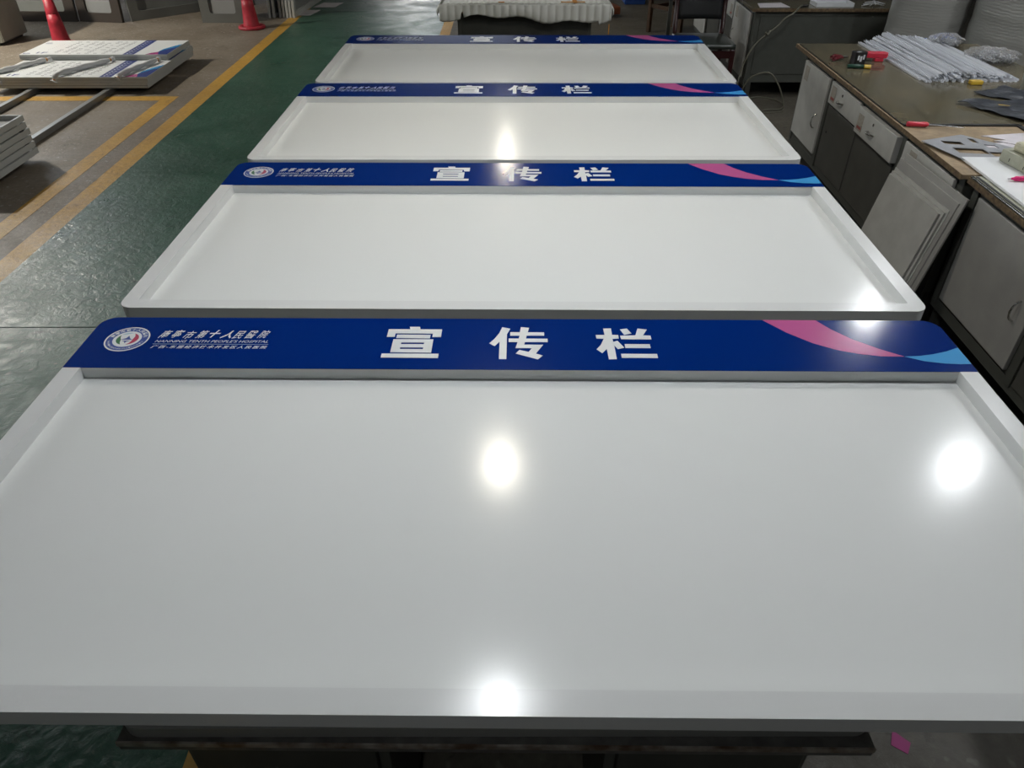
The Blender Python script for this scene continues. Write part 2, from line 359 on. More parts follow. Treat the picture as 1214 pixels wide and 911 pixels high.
def make_tray():
    t = thing('display_tray', 'x', 'tray')
    HW, DF, HH, BW = 1.2, .943, .2495, .047
    outer = rrect(-HW, HW, -DF, 0.002, .042, (1,1,0,0), 10)
    fr = MB().prism(outer, -.038, 0, [rrect(-HW+BW, HW-BW, -DF+BW, .001, .002, (0,0,0,0))]).build('frame', 'white_frame_coat', t, bevel=.0016)
    MB().box(-HW+BW-.001, HW-BW+.001, -DF+BW-.001, .001, -.0375, -.0340).build('back_panel', 'white_powder_coat', t)
    hb = MB().prism(rrect(-HW, HW, 0.002, HH, .045, (0,0,1,1), 10), -.038, -.0012).build('header_box', 'white_frame_coat', t, bevel=.0008)
    bl = MB().prism(rrect(-HW, HW, 0.0, HH, .045, (0,0,1,1), 10), -.0011, 0.0003).build('header_panel', 'blue_print', t)
    z0, z1 = .0004, .0012
    mb = MB().prism(XUAN[0], z0, z1).prism(XUAN[1], z0, z1).prism(XUAN_BOX[0], z0, z1, XUAN_BOX[1:]).prism(XUAN_BASE, z0, z1)
    mb.build('title_character', 'white_print', bl)
    mb = MB(); [mb.prism(p, z0, z1) for p in CHUAN]; mb.build('title_character', 'white_print', bl)
    mb = MB(); [mb.prism(p, z0, z1) for p in LAN]; mb.build('title_character', 'white_print', bl)
    MB().prism(PINK, z0-.0001, z0+.0001).build('pink_swoosh', 'pink_print', bl)
    MB().prism(CYAN, z0-.0001, z0+.0001).build('blue_swoosh', 'cyan_print', bl)
    # emblem
    cx, cy = EC; R = ER; ez = z0 + .0002
    em = MB().prism(circ(cx, cy, R), z0-.0001, ez, [circ(cx, cy, R*.93)])
    em.prism(circ(cx, cy, R*.64), z0-.0001, ez+.0001)
    for i in range(9):                                   # ring of characters
        a = PI*.90 - i*PI*.80/8
        m = Matrix.Translation((cx+R*.79*math.cos(a), cy+R*.79*math.sin(a), ez)) @ Matrix.Rotation(a-PI/2, 4, 'Z')
        tm = text_mb('南寧市第十人民醫院'[i], -R*.105, R*.105, -R*.10, R*.10, 0, .02, 0, 0)
        em.add(tm.v, tm.f, m)
    for i in range(27):
        a = PI*1.08 + i*PI*.84/26
        m = Matrix.Translation((cx+R*.80*math.cos(a), cy+R*.80*math.sin(a), ez)) @ Matrix.Rotation(a+PI/2, 4, 'Z')
        ch = "NANNINGTENTHPEOPLE'SHOSPITAL"[i]
        tm = text_mb(ch, -R*.034, R*.034, -R*.045, R*.045, 0, 0, 0, 0)
        em.add(tm.v, tm.f, m)
    em.build('emblem', 'white_print', bl)
    MB().prism(circ(cx, cy, R*.93), z0-.0001, z0, [circ(cx, cy, R*.64)]).build('emblem_ring', 'emblem_blue', bl)
    q = ez + .0003
    MB().prism(crescent(cx-.001, cy, R*.26, R*.47, PI*.78, PI*1.42), q, q+.0002).build('emblem_arc', 'emblem_green', bl)
    MB().prism(crescent(cx+.002, cy, R*.24, R*.48, -PI*.45, PI*.40), q, q+.0002).build('emblem_arc', 'emblem_red', bl)
    MB().prism(crescent(cx, cy+.002, R*.38, R*.48, PI*.42, PI*.78), q, q+.0002).build('emblem_arc', 'emblem_pale', bl)
    MB().prism([(cx-.016, cy-.004), (cx-.009, cy+.001), (cx-.004, cy+.004), (cx, cy+.016), (cx+.005, cy+.006), (cx+.009, cy+.001), (cx+.016, cy-.004)], q, q+.0002)\
        .prism([(cx-.012, cy-.009), (cx+.012, cy-.009), (cx+.003, cy-.014), (cx+.001, cy-.022), (cx-.002, cy-.014)], q, q+.0002).build('emblem_mark', 'emblem_blue', bl)
    # hospital name in three rows
    n = '南寧市第十人民醫院'; mb = MB()
    for i, ch in enumerate(n):
        x = -1.004 + i*.0345; k = [(0, 0), (.001, .002), (-.001, -.003), (0, 0), (.001, .003), (0, 0), (0, -.002), (.001, 0), (0, .002)][i]
        mm = text_mb(ch, x, x+.031, .141+k[1], .180+k[1], .45, .022 if ch in '十人' else .006)
        mb.add([(vx, vy, z1-.0003) for vx, vy, vz in mm.v], mm.f)
    mb.build('name_lettering', 'white_print', bl)
    mm = text_mb("NANNING TENTH PEOPLE'S HOSPITAL", -1.004, -.690, .1195, .1315, .25, .0)
    MB().add([(a, b, z1-.0003) for a, b, c in mm.v], mm.f).build('name_lettering', 'white_print', bl)
    MB().box(-1.006, -.687, .1112, .1126, z0, z0+.0003).build('rule_line', 'emblem_pale', bl)
    mm = text_mb('广西-东盟经济技术开发区人民医院', -1.005, -.686, .0905, .1050, .25, .012, space=1.35)
    MB().add([(a, b, z1-.0003) for a, b, c in mm.v], mm.f).build('name_lettering', 'white_print', bl)
    return t
TR = [(.0154, 1.556, -.0104, .002, 'nearest of the four white display trays with blue header, filling the foreground'),
      (.0386, 2.800, -.0117, .0028, 'second white display tray from the front, lit at its front right corner'),
      (.0563, 4.0374, -.0050, .001, 'third white display tray from the front, with a light streak down its middle'),
      (.0859, 5.2799, -.0073, -.0058, 'farthest and dimmest of the four white display trays, nearest the foam-wrapped bench')]
TZ = .82
tray0 = make_tray()
for i, (x, y, a, dz, lab) in enumerate(TR):
    o = tray0 if i == 0 else copy_tree(tray0)
    o.location = (x, y, TZ+dz); o.rotation_euler = (0, 0, a); o['label'] = lab; o['group'] = 'white display trays with blue headers'
    tag(MB().prism(rrect(-.634, .612, -.9415, .13, .035), -.0645-dz, -.0385).build('backing_box', 'box_board', None, bevel=.003),
        ['rounded grey box between the nearest tray and its bench', 'rounded grey box under the second tray from the front',
         'rounded grey box under the third tray from the front', 'rounded grey box under the farthest tray'][i], 'box', 'backing boxes under the trays').location = (x-.030, y, TZ+dz)

# ------------------------------------------------------------------ desks under the trays
def centre_desk(x0, x1, y0, y1, lab, rz=0.0):
    t = thing('steel_desk', lab, 'desk', ((x0+x1)/2, y0, 0), rz, 'steel desks in the middle row')
    w = (x1-x0)/2; L = y1-y0
    top = MB().box(-w, w, 0, L, .731, .755).build('desk_top', 'top_metal', t, bevel=.002)
    e = MB(); e.box(-w, w, -.0015, .002, .745, .7562).build('worn_edge', 'chipped_edge', top)
    for s in (-1, 1):
        a, b = sorted((s*(w-.04), s*(w-.42)))
        p = MB().box(a, b, .08, L-.05, .10, .731).build('pedestal', 'steel_grey', t, bevel=.003)
        for k in range(3): MB().box(a+.02, b-.02, .062, .08, .12+k*.2, .31+k*.2).build('drawer', 'steel_dark', p, bevel=.003)
        MB().box(a+.03, b-.03, .1, L-.1, 0, .10).build('plinth', 'steel_dark', t)
    MB().box(-(w-.42), w-.42, L-.12, L-.1, .25, .731).build('modesty_panel', 'steel_grey', t)
    return t
centre_desk(-.652, .592, .600, 1.75, 'dark steel desk with chipped front edge carrying the nearest tray', -.01)
centre_desk(-.60, .64, 1.86, 3.0, 'dark steel desk hidden under the second tray from the front')
centre_desk(-.60, .66, 3.1, 4.24, 'dark steel desk hidden under the third tray from the front')
centre_desk(-.58, .70, 4.34, 5.48, 'dark steel desk hidden under the farthest tray')

def fardesk():
    t = thing('steel_bench', 'dark grey metal bench draped with ribbed white foam behind the farthest tray', 'bench', (.11, 6.83, 0))
    MB().box(-.57, .57, .0, 1.2, .12, .725).build('cabinet_body', 'steel_dark', t, bevel=.004)
    for s in (-1, 1):
        MB().box(s*.555-.012, s*.555+.012, -.006, .0, .13, .72).build('corner_strip', 'steel_grey', t)
    MB().box(-.52, .52, .05, 1.15, 0, .12).build('plinth', 'steel_dark', t)
    MB().box(-.62, .62, -.04, 1.24, .725, .75).build('bench_top', 'hardboard', t, bevel=.002)
fardesk()
def foam():
    x0, x1, y0, y1, zt = -.60, .83, 6.75, 8.12, .80
    t = thing('foam_wrapped_package', 'flat package in ribbed white foam wrap with orange tape on the far bench', 'package', (.11, 6.83, .752))
    ox, oy, oz = .11, 6.83, .752
    rnd = random.Random(3)
    ph = [rnd.random()*6 for _ in range(8)]
    def top(u, v):
        x = x0 + (x1-x0)*u; y = y0 + (y1-y0)*v
        z = zt + .006*abs(math.sin(u*95)) + .010*math.sin(u*9+ph[0])*math.sin(v*7+ph[1])
        k = min(u, 1-u)
        if k < .05: z -= (.05-k)*.6
        return (x-ox, y-oy, z-oz)
    MB().grid(top, 170, 24).build('foam_top', 'foam_white', t, smooth=True, solid=.006)
    def low(u): return .075 + .045*(.5+.5*math.sin(u*7.2+2.6)) + (.03 if u > .93 else 0) + .012*math.sin(u*23) - (.04 if abs(u-.13) < .008 else 0)
    def fr(u, v):
        x = x0 + (x1-x0)*u; h = low(u)*v*1.15
        y = y0 - .018 - .012*abs(math.sin(u*70)) - .02*math.sin(v*3)*(.5+.5*math.sin(u*11+ph[2]))
        return (x-ox, y-oy, zt+.004-h-oz)
    MB().grid(fr, 190, 8).build('foam_skirt', 'foam_white', t, smooth=True, solid=.005)
    for s in (0, 1):
        def sd(u, v, s=s):
            h = (.10+.04*math.sin(u*15+ph[3+s]))*v; x = (x0 if s == 0 else x1) + (-1 if s == 0 else 1)*(.02*math.sin(v*2.5)+.008*abs(math.sin(u*60)))
            return (x-ox, y0+(y1-y0)*u-oy, zt-.015-h-oz)
        MB().grid(sd, 120, 6).build('foam_skirt', 'foam_white', t, smooth=True, solid=.005)
    MB().box(.40, .435, -.09, 1.2, zt-oz+.012, zt-oz+.016).box(.36-.06, .50, -.075, -.055, zt-oz+.013, zt-oz+.017).box(-.22, -.17, -.075, -.055, zt-oz+.013, zt-oz+.017).build('orange_tape', 'tape_orange', t)
    MB().box(.705, .712, -.10, -.096, -.18, -.10).build('tape_tail', 'tape_orange', t)
    MB().box(x0-ox+.05, x1-ox-.05, y0-oy+.03, y1-oy-.05, -.0015, .030).build('wrapped_board', 'board_white', t)
foam()

# ------------------------------------------------------------------ right hand benches
def arc_handle(mb, x, y, z, h=.05, out=.028, vertical=True, r=.0045):
    pts = []
    for i in range(11):
        a = PI*i/10; s = -math.cos(a)*h; o = -math.sin(a)*out
        pts.append((x+o, y, z+s) if vertical else (x+o, y+s, z))
    return mb.tube(pts, r, 6)
def door(t, y0, y1, z0, z1, m='door_white', handle=None, sticker=None, x=-.002, lab=None):
    d = MB().box(x-.018, x, y0, y1, z0, z1).build('door', m, t, bevel=.003)
    if lab: d['label'] = lab
    if handle: arc_handle(MB(), x-.018, handle[0], handle[1], .045).build('handle', 'chrome', d)
    if sticker:
        MB().box(x-.0195, x-.0182, sticker[0], sticker[0]+.075, sticker[1]-.09, sticker[1]).box(x-.0198, x-.0195, sticker[0]+.008, sticker[0]+.067, sticker[1]-.086, sticker[1]-.078).build('label_sticker', 'label_paper', d)
    return d
def drawer(t, y0, y1, z0, z1, out=0.0, sticker=None):
    d = MB().box(-.022-out, -.002, y0, y1, z0, z1).build('drawer', 'door_white', t, bevel=.003)
    ym = (y0+y1)/2+.03
    b = MB(); arc_handle(b, -.024-out, ym, (z0+z1)/2-.01, .035, .024, False, .005)
    b.build('handle', 'chrome', d)
    MB().lathe([(0, .004), (.008, .003), (.009, 0)], 10, Matrix.Translation((-.022-out, ym, z1-.035)) @ Matrix.Rotation(-PI/2, 4, 'Y')).build('lock', 'chrome', d)
    if sticker is not None:
        MB().box(-.0235-out, -.0222-out, sticker, sticker+.075, z0+.02, z0+.11).build('label_sticker', 'label_paper', d)
        MB().box(-.0239-out, -.0235-out, sticker+.008, sticker+.067, z0+.03, z0+.045).build('label_print', 'label_red', d)
def body(t, y0, y1, depth, z0=.15, z1=.72):
    b = MB().box(.002, depth, y0, y1, z0, z1).build('cabinet_body', 'steel_grey', t, bevel=.004)
    for yy in (y0, y1-.03):
        for xx in (.03, depth-.07): MB().box(xx, xx+.04, yy, yy+.03, 0, z0).build('leg', 'steel_dark', t)
    MB().box(.0, .012, y0, y1, z0-.03, z0+.025).build('plinth_rail', 'steel_grey', t)
    return b

# bench A
A = thing('workbench', 'long grey bench with brown top and white drawers carrying the pile of white strips', 'workbench', (2.0, 3.10, 0), -.018)
body(A, .02, 2.30, 1.12)
MB().box(-.035, 1.22, 0, 2.47, .728, .75).build('bench_top', 'hardboard', A, bevel=.002)
MB().box(-.0365, -.035, 0, 2.47, .727, .7505).build('top_edge', 'board_edge', A)
MB().box(-.02, 1.20, .68, 2.44, .7505, .756).build('glass_sheet', 'old_glass', A, bevel=.001)
MB().box(-.022, .56, .655, .679, .7505, .7575).box(.545, .568, .56, .679, .7505, .7575).box(-.024, -.0205, .68, 2.44, .7505, .7565).build('rubber_edge', 'black_rubber', A)
door(A, 1.76, 2.25, .215, .695, handle=(1.83, .41), sticker=(2.14, .67))
MB().box(-.012, .0, 1.715, 1.75, .15, .72).build('upright_rail', 'steel_grey', A); MB().box(-.006, .0, 2.26, 2.30, .15, .72).build('upright_rail', 'steel_grey', A)
drawer(A, 1.22, 1.70, .57, .70, 0, 1.60)
drawer(A, .66, 1.19, .555, .695, .014, 1.09)
MB().box(-.008, .002, 1.22, 1.70, .17, .555).build('kneehole_door', 'kneehole_grey', A, bevel=.002)
MB().box(-.008, .002, .68, 1.205, .17, .54).build('kneehole_door', 'kneehole_grey', A, bevel=.002)
MB().lathe([(0, .004), (.008, .003), (.008, 0)], 10, Matrix.Translation((-.008, 1.64, .40)) @ Matrix.Rotation(-PI/2, 4, 'Y')).build('lock', 'black_plastic', A)
MB().box(-.010, .0, .60, .645, .15, .72).build('upright_rail', 'steel_grey', A)
door(A, .07, .59, .20, .70, sticker=(.44, .68))

# bench B
B = thing('workbench', 'nearer right bench with plain grey door and white sheets on its chrome edged top', 'workbench', (1.985, .90, 0), -.018)
body(B, .0, 2.17, 1.12)
MB().box(-.035, 1.22, 0, 2.185, .722, .744).build('bench_top', 'hardboard', B, bevel=.002)
MB().box(-.0365, -.035, 0, 2.185, .721, .7445).build('top_edge', 'board_edge', B)
MB().box(-.02, 1.2, .0, 2.18, .7445, .751).build('glass_sheet', 'device_cream', B, bevel=.001)
MB().box(-.034, -.022, .0, 2.18, .7445, .754).build('chrome_strip', 'chrome', B, bevel=.002)
MB().box(-.016, -.004, .0, 2.17, .7512, .7535).build('rubber_edge', 'black_rubber', B)
for yy in (2.12, 1.455): MB().box(-.008, .0, yy, yy+.042, .15, .72).build('upright_rail', 'steel_grey', B)
door(B, 1.515, 2.095, .195, .69, 'door_grey', handle=(1.585, .43), sticker=(1.50, .60), x=.002, lab='plain mid grey door')
MB().box(-.010, .002, .90, 1.44, .17, .70).build('kneehole_door', 'kneehole_grey', B, bevel=.002)
MB().box(-.010, .002, .32, .88, .17, .70).build('kneehole_door', 'kneehole_grey', B, bevel=.002)

# bench C (behind A) and D (far)
Cc = thing('workbench', 'grey bench behind the brown topped one, its dark end panel facing the camera', 'workbench', (2.07, 6.86, 0), -.01)
body(Cc, .0, 2.35, 1.25, .15, .725)
MB().box(-.035, 1.30, -.03, 2.4, .728, .752).build('bench_top', 'old_glass', Cc, bevel=.002)
MB().box(-.0362, 1.30, -.0315, -.03, .727, .7525).build('top_edge', 'board_edge', Cc)
MB().box(.05, 1.20, -.006, 0, .22, .70).build('end_panel', 'steel_grey', Cc, bevel=.002)
door(Cc, .06, .62, .18, .70, handle=(.55, .44), sticker=(.48, .68))
drawer(Cc, .65, 1.15, .55, .70, 0, .68); drawer(Cc, 1.17, 1.67, .55, .70)
MB().box(-.008, .002, .65, 1.15, .17, .535).build('kneehole_door', 'kneehole_grey', Cc)
MB().box(-.008, .002, 1.17, 1.67, .17, .535).build('kneehole_door', 'kneehole_grey', Cc)
door(Cc, 1.72, 2.28, .18, .70)
D = thing('workbench', 'distant bench with a white side seen between the chair legs', 'workbench', (2.38, 9.95, 0), 0)
body(D, 0, 1.9, 1.1); MB().box(-.03, 1.15, -.03, 1.95, .728, .75).build('bench_top', 'hardboard', D, bevel=.002)
MB().box(.05, .42, -.02, 0, .17, .70).build('door', 'door_white', D, bevel=.003); MB().box(.47, .9, -.02, 0, .17, .70).build('door', 'door_grey', D, bevel=.003)
door(D, .05, .6, .18, .7); door(D, .65, 1.2, .18, .7)

# things on bench C top
zc = .7535
def sheet(name, pts, z, th, m, lab, cat, group=None, loc=None):
    cx = sum(p[0] for p in pts)/len(pts); cy = sum(p[1] for p in pts)/len(pts)
    o = MB().prism([(x-cx, y-cy) for x, y in pts], 0, th).build(name, m, None); o.location = (cx, cy, z)
    return tag(o, lab, cat, group)
sheet('paper_sheet', [(2.10, 6.86), (2.36, 6.88), (2.34, 7.08), (2.13, 7.05)], zc, .002, 'paper', 'white paper lying on the corner of the rear grey bench', 'paper')
t = thing('plastic_tray', 'shallow white plastic tray on the rear grey bench', 'tray', (2.74, 6.93, zc))
MB().box(-.16, .16, -.05, .12, 0, .004).build('tray_base', 'plastic_white', t)
MB().box(-.16, .16, -.05, -.045, .004, .03).box(-.16, .16, .115, .12, .004, .03).box(-.16, -.155, -.045, .115, .004, .03).box(.155, .16, -.045, .115, .004, .03).build('tray_rim', 'plastic_white', t)
mb = MB()
for k in range(6):
    a = k*1.1; mb.tube([(-.1*math.cos(a), -.035*math.sin(a), .004+.004*k), (0, 0, .02+.004*k), (.1*math.cos(a+.3), .04*math.sin(a+.3), .005+.003*k)], .003, 5)
o = mb.build('wire_scraps', 'plastic_white'); o.location = (3.08, 6.92, zc); tag(o, 'tangle of white wire scraps at the right end of the rear bench', 'scraps', kind='stuff')
o = MB().tube([(-.03, 0, .011), (.04, .01, .011)], .01, 8).build('black_plug', 'black_plastic'); o.location = (2.47, 6.87, zc); tag(o, 'small black plug at the front edge of the rear grey bench', 'plug')

# cable
def spline(pts, n=8):
    out = []; P = [Vector(p) for p in pts]
    for i in range(len(P)-1):
        a, b, c, d = P[max(i-1, 0)], P[i], P[i+1], P[min(i+2, len(P)-1)]
        for k in range(n):
            u = k/n; out.append(.5*((2*b)+(c-a)*u+(2*a-5*b+4*c-d)*u*u+(3*b-a-3*c+d)*u**3))
    out.append(P[-1]); return out
cab = [(2.47, 6.90, .765), (2.42, 6.80, .775), (2.36, 6.76, .73), (2.29, 6.75, .69), (2.24, 6.75, .63), (2.16, 6.74, .57), (2.08, 6.74, .49), (2.02, 6.73, .38), (1.985, 6.72, .24), (1.98, 6.70, .13),
       (2.00, 6.68, .10), (2.05, 6.66, .22), (2.13, 6.64, .28), (2.22, 6.62, .285), (2.30, 6.61, .20), (2.36, 6.60, .09), (2.38, 6.58, .010), (2.34, 6.50, .006), (2.22, 6.46, .006),
       (2.10, 6.50, .006), (2.05, 6.66, .006), (2.12, 6.84, .006), (2.25, 6.92, .006), (2.36, 6.84, .010), (2.40, 6.66, .018), (2.33, 6.52, .018), (2.20, 6.50, .018), (2.0, 6.4, .006), (1.8, 6.2, .006)]
tag(MB().tube(spline(cab), .0065, 6).tube([(2.145, 6.735, .585), (2.165, 6.715, .57), (2.185, 6.735, .60)], .010, 6).build('power_cable', 'cable_grey', smooth=True),
    'grey power cable hanging from the rear bench and looping onto the floor', 'cable')

# pile of white profiles
def ordinal(n):
    ones = ['', 'first', 'second', 'third', 'fourth', 'fifth', 'sixth', 'seventh', 'eighth', 'ninth', 'tenth', 'eleventh', 'twelfth', 'thirteenth', 'fourteenth', 'fifteenth', 'sixteenth', 'seventeenth', 'eighteenth', 'nineteenth']
    if n < 20: return ones[n]
    if n % 10 == 0: return ['twentieth', 'thirtieth'][n//10-2]
    return ['twenty', 'thirty'][n//10-2] + '-' + ones[n % 10]
def profile_mesh(L):
    mb = MB(); w = .0155; h = .011; t_ = .0018
    mb.box(-w/2, w/2, 0, L, 0, t_).box(-w/2, -w/2+t_, 0, L, t_, h).box(w/2-t_, w/2, 0, L, t_, h)
    return mb
rnd = random.Random(11)
protos = []
ZT = .757
n = 0
first = None
LEFTS = {}
for layer, (cnt, xa, xb) in enumerate([(32, 2.43, 3.02), (20, 2.47, 2.97), (13, 2.50, 2.90), (7, 2.56, 2.76)]):
    for i in range(cnt):
        x = xa + (xb-xa)*(i+.5)/cnt + rnd.uniform(-.004, .004)*(1+layer)
        if first is None:
            first = profile_mesh(.96).build('channel_strip', 'profile_white'); o = first
        else:
            o = first.copy(); COL.objects.link(o)
        yaw = rnd.uniform(-.035, .035) if layer else rnd.uniform(-.006, .006)
        o.location = (x, 4.56 + rnd.uniform(-.03, .03) + (.02 if layer else 0), ZT + layer*.0125 + (.0005 if i % 2 else 0))
        o.rotation_euler = (rnd.uniform(-.003, .005)*layer, rnd.choice((0, 0, PI, .5, -.4)) if layer else 0, yaw)
        if layer: o.location.z += .007
        row = ['bottom layer', 'second layer', 'third layer', 'top layer'][layer]
        tag(o, 'white channel strip, %s from the left in the %s of the pile' % (ordinal(i+1), row), 'strip', 'white channel strips piled on the bench')
o = MB().box(-.035, .035, -.02, .02, 0, .022).build('yellow_clip', 'yellow_plastic', bevel=.004); o.location = (2.725, 4.50, .757); tag(o, 'small yellow plastic clip at the cut ends of the white strips', 'clip')
o = MB().tube([(2.72, 5.62, .768), (3.12, 5.58, .768)], .011, 10).build('blue_rod', 'blue_plastic'); tag(o, 'blue plastic rod behind the far ends of the white strips', 'rod')

# tape measure, red clamp, screwdrivers
t = thing('tape_measure', 'black tape measure with worn white lettering on the brown bench', 'tape measure', (2.215, 4.99, .756), .25)
MB().prism(rrect(-.042, .042, -.032, .032, .015), 0, .072).build('case', 'black_plastic', t, bevel=.004)
MB().box(-.030, -.018, -.0335, -.0325, .028, .055).box(-.012, .002, -.0335, -.0325, .018, .050).box(.008, .020, -.0335, -.0325, .030, .058).box(-.025, .0, -.02, .0, .0722, .0728).build('worn_print', 'plastic_white', t)
t = thing('hand_clamp', 'bright red plastic hand clamp right of the black tape measure', 'clamp', (2.345, 5.06, .756), -.1)
MB().prism([(-.075, -.025), (.07, -.035), (.085, .0), (.07, .03), (-.075, .02)], .022, .052).build('body', 'red_plastic', t, bevel=.006)
MB().box(.0, .055, -.030, .02, 0, .024).build('jaw', 'red_plastic', t, bevel=.005)
t = thing('pliers', 'dark red handled pliers left of the black tape measure', 'pliers', (2.12, 5.07, .756), .15)
MB().tube([(-.05, 0, .02), (-.02, .02, .024), (.03, .018, .02)], [.010, .011, .008], 8).tube([(-.05, -.03, .014), (-.02, -.012, .014), (.03, .0, .018)], [.010, .011, .008], 8).build('handles', 'dark_red', t, smooth=True)
MB().box(.03, .07, -.002, .016, .010, .024).build('head', 'blade_steel', t, bevel=.003)
t = thing('utility_knife', 'dark green and yellow handled knife in front of the tape measure', 'knife', (2.19, 4.86, .756), -.12)
MB().tube([(-.085, 0, .013), (-.02, 0, .014), (.02, 0, .012)], [.011, .013, .011], 8).build('handle', 'green_plastic', t, smooth=True)
MB().tube([(.015, 0, .012), (.055, 0, .012)], .0125, 8).build('collar', 'yellow_plastic', t)
MB().box(.055, .12, -.006, .006, .009, .011).build('blade', 'blade_steel', t)
t = thing('screwdriver', 'red handled screwdriver lying along the black edge of the glass sheet', 'screwdriver', (1.995, 3.745, .752), -.12)
MB().lathe([(0, 0), (.010, .0), (.0135, .01), (.0125, .06), (.013, .095), (.007, .105), (0, .105)], 12, Matrix.Translation((0, 0, .014)) @ Matrix.Rotation(PI/2, 4, 'Y')).build('handle', 'red_plastic', t, smooth=True)
MB().tube([(.10, 0, .013), (.20, 0, .009), (.28, 0, .0045)], [.0035, .003, .002], 8).build('shaft', 'blade_steel', t)

# black film sheets
def crumple(name, pts, z, amp, m, lab, cat, seed, group=None, nx=22, ny=16, kind=None, th=.002):
    r = random.Random(seed); p = [r.random()*7 for _ in range(8)]
    (ax, ay), (bx, by), (cx, cy), (dx, dy) = pts
    mx = (ax+bx+cx+dx)/4; my = (ay+by+cy+dy)/4
    def fn(u, v):
        x = (ax*(1-u)+bx*u)*(1-v)+(dx*(1-u)+cx*u)*v; y = (ay*(1-u)+by*u)*(1-v)+(dy*(1-u)+cy*u)*v
        zz = amp*(abs(math.sin(u*5+p[0]+v*3))*.6 + abs(math.sin(v*7+p[1]-u*4))*.4 + .25*math.sin(u*17+v*13+p[2]))
        ex = amp*.8
        return (x-mx+ex*math.sin(v*19+p[3])*(1 if u in (0., 1.) else 0), y-my+ex*math.sin(u*23+p[4])*(1 if v in (0., 1.) else 0), max(zz, .0005)+th)
    o = MB().grid(fn, nx, ny).build(name, m, None, solid=th); o.location = (mx, my, z)
    return tag(o, lab, cat, group, kind)
crumple('film_sheet', [(2.42, 4.13), (2.62, 3.76), (3.02, 3.74), (2.95, 4.15)], .757, .017, 'film_black', 'creased dark film sheet on the brown bench, uppermost', 'film', 1)
crumple('film_sheet', [(2.60, 4.30), (2.98, 3.95), (3.15, 4.10), (2.85, 4.42)], .757, .013, 'film_black', 'dark film sheet behind the uppermost creased one', 'film', 4)
crumple('film_sheet', [(2.58, 3.74), (2.70, 3.60), (3.05, 3.58), (3.0, 3.72)], .757, .008, 'film_black', 'dark film sheet nearest the tan board, below the creased one', 'film', 8)
o = MB().prism([(0, 0), (.05, -.02), (.052, -.012), (.004, .012)], 0, .001).build('yellow_scrap', 'yellow_plastic'); o.location = (2.60, 4.02, .778); tag(o, 'tiny yellow tape scrap on the dark film', 'scrap')

# cup
t = thing('paper_cup', 'off white cup at the right edge of the brown bench beside the strips', 'cup', (2.955, 4.38, .756))
MB().lathe([(0, 0), (.032, 0), (.040, .085), (.042, .088), (.038, .088), (.030, .004), (0, .004)], 24).build('cup_wall', 'cup_white', t, smooth=True)

# plastic bags with bits
def bag(x, y, z, rx, ry, rz_, seed, lab):
    r = random.Random(seed); t = thing('plastic_bag', lab, 'bag', (x, y, z))
    p = [r.random()*6 for _ in range(6)]
    def fn(u, v):
        a = 2*PI*u; b = PI*(v-.5)
        k = 1+.10*math.sin(5*a+p[0]+3*b)+.07*math.sin(9*a+7*b+p[1])+.05*math.sin(17*a+p[2])
        return (rx*k*math.cos(a)*math.cos(b), ry*k*math.sin(a)*math.cos(b), rz_*(1+k*math.sin(b)*.95)*.92+.002)
    MB().grid(fn, 40, 14).build('bag_skin', 'clear_bag', t)
    mb = MB()
    for k in range(46):
        a = r.random()*2*PI; q = math.sqrt(r.random())*.72; c = (rx*q*math.cos(a), ry*q*math.sin(a), rz_*(.25+r.random()*1.0*(1-q*.6)))
        dd = Vector((r.uniform(-1, 1), r.uniform(-1, 1), r.uniform(-.5, .5))).normalized()*.016
        mb.tube([Vector(c)-dd, Vector(c)+dd], .006, 5)
    mb.build('plastic_bits', 'plastic_white', t)['kind'] = 'stuff'
bag(3.10, 5.04, .757, .155, .13, .042, 3, 'clear bag full of small white bits right of the strip pile')
bag(2.98, 5.44, .757, .115, .08, .045, 5, 'smaller clear bag behind the bag of white bits')

# stencil, papers, sheets on bench B and joint
stn = [(1.96, 3.50), (2.20, 3.60), (2.42, 3.36), (2.33, 3.26), (2.06, 3.20)]
cx, cy = 2.18, 3.38
def q4(a, b, w, h, sk=.35): return [(a-w, b-h), (a+w, b-h-sk*w), (a+w, b+h-sk*w), (a-w, b+h)]
o = MB().prism([(x-cx, y-cy) for x, y in stn], 0, .003, [q4(-.08, .105, .045, .022), q4(.035, .135, .014, .030), q4(-.045, -.005, .070, .036, .2), q4(.085, .060, .024, .020), q4(.075, -.050, .046, .030, .1), q4(.165, .01, .018, .014)]).build('stencil_sheet', 'stencil_grey')
o.location = (cx, cy, .757); o.rotation_euler = (.0, .02, 0); tag(o, 'grey sheet with cut out shapes overhanging the bare tan board', 'stencil')
for i, (pts, z, m) in enumerate([([(2.20, 3.50), (2.30, 3.34), (2.44, 3.33), (2.38, 3.50)], .7515, 'paper'), ([(2.30, 3.60), (2.50, 3.46), (2.78, 3.50), (2.66, 3.66)], .7515, 'paper'), ([(2.32, 3.52), (2.56, 3.36), (2.80, 3.40), (2.62, 3.56)], .7545, 'paper')]):
    sheet('paper_sheet', pts, z, .0025, m, ['pale lilac paper beside the grey stencil sheet', 'crumpled offcut sheet farthest back beside the cream device', 'offcut sheet overlapping the crumpled one behind the cream device'][i], 'paper')
sheet('white_sheet', [(2.030, 2.62), (2.62, 2.60), (2.66, 3.26), (2.045, 3.28)], .7545, .010, 'board_white', 'white plastic sheet under the cream device, upper and farther one', 'sheet')
sheet('white_sheet', [(2.030, 2.15), (2.60, 2.14), (2.62, 2.60), (2.035, 2.61)], .7545, .006, 'board_white', 'white plastic sheet at the right edge, nearer than the one with the device', 'sheet')
t = thing('cream_device', 'cream plastic device with yellowed tape on the white sheet', 'device', (2.185, 3.235, .7655), -1.42)
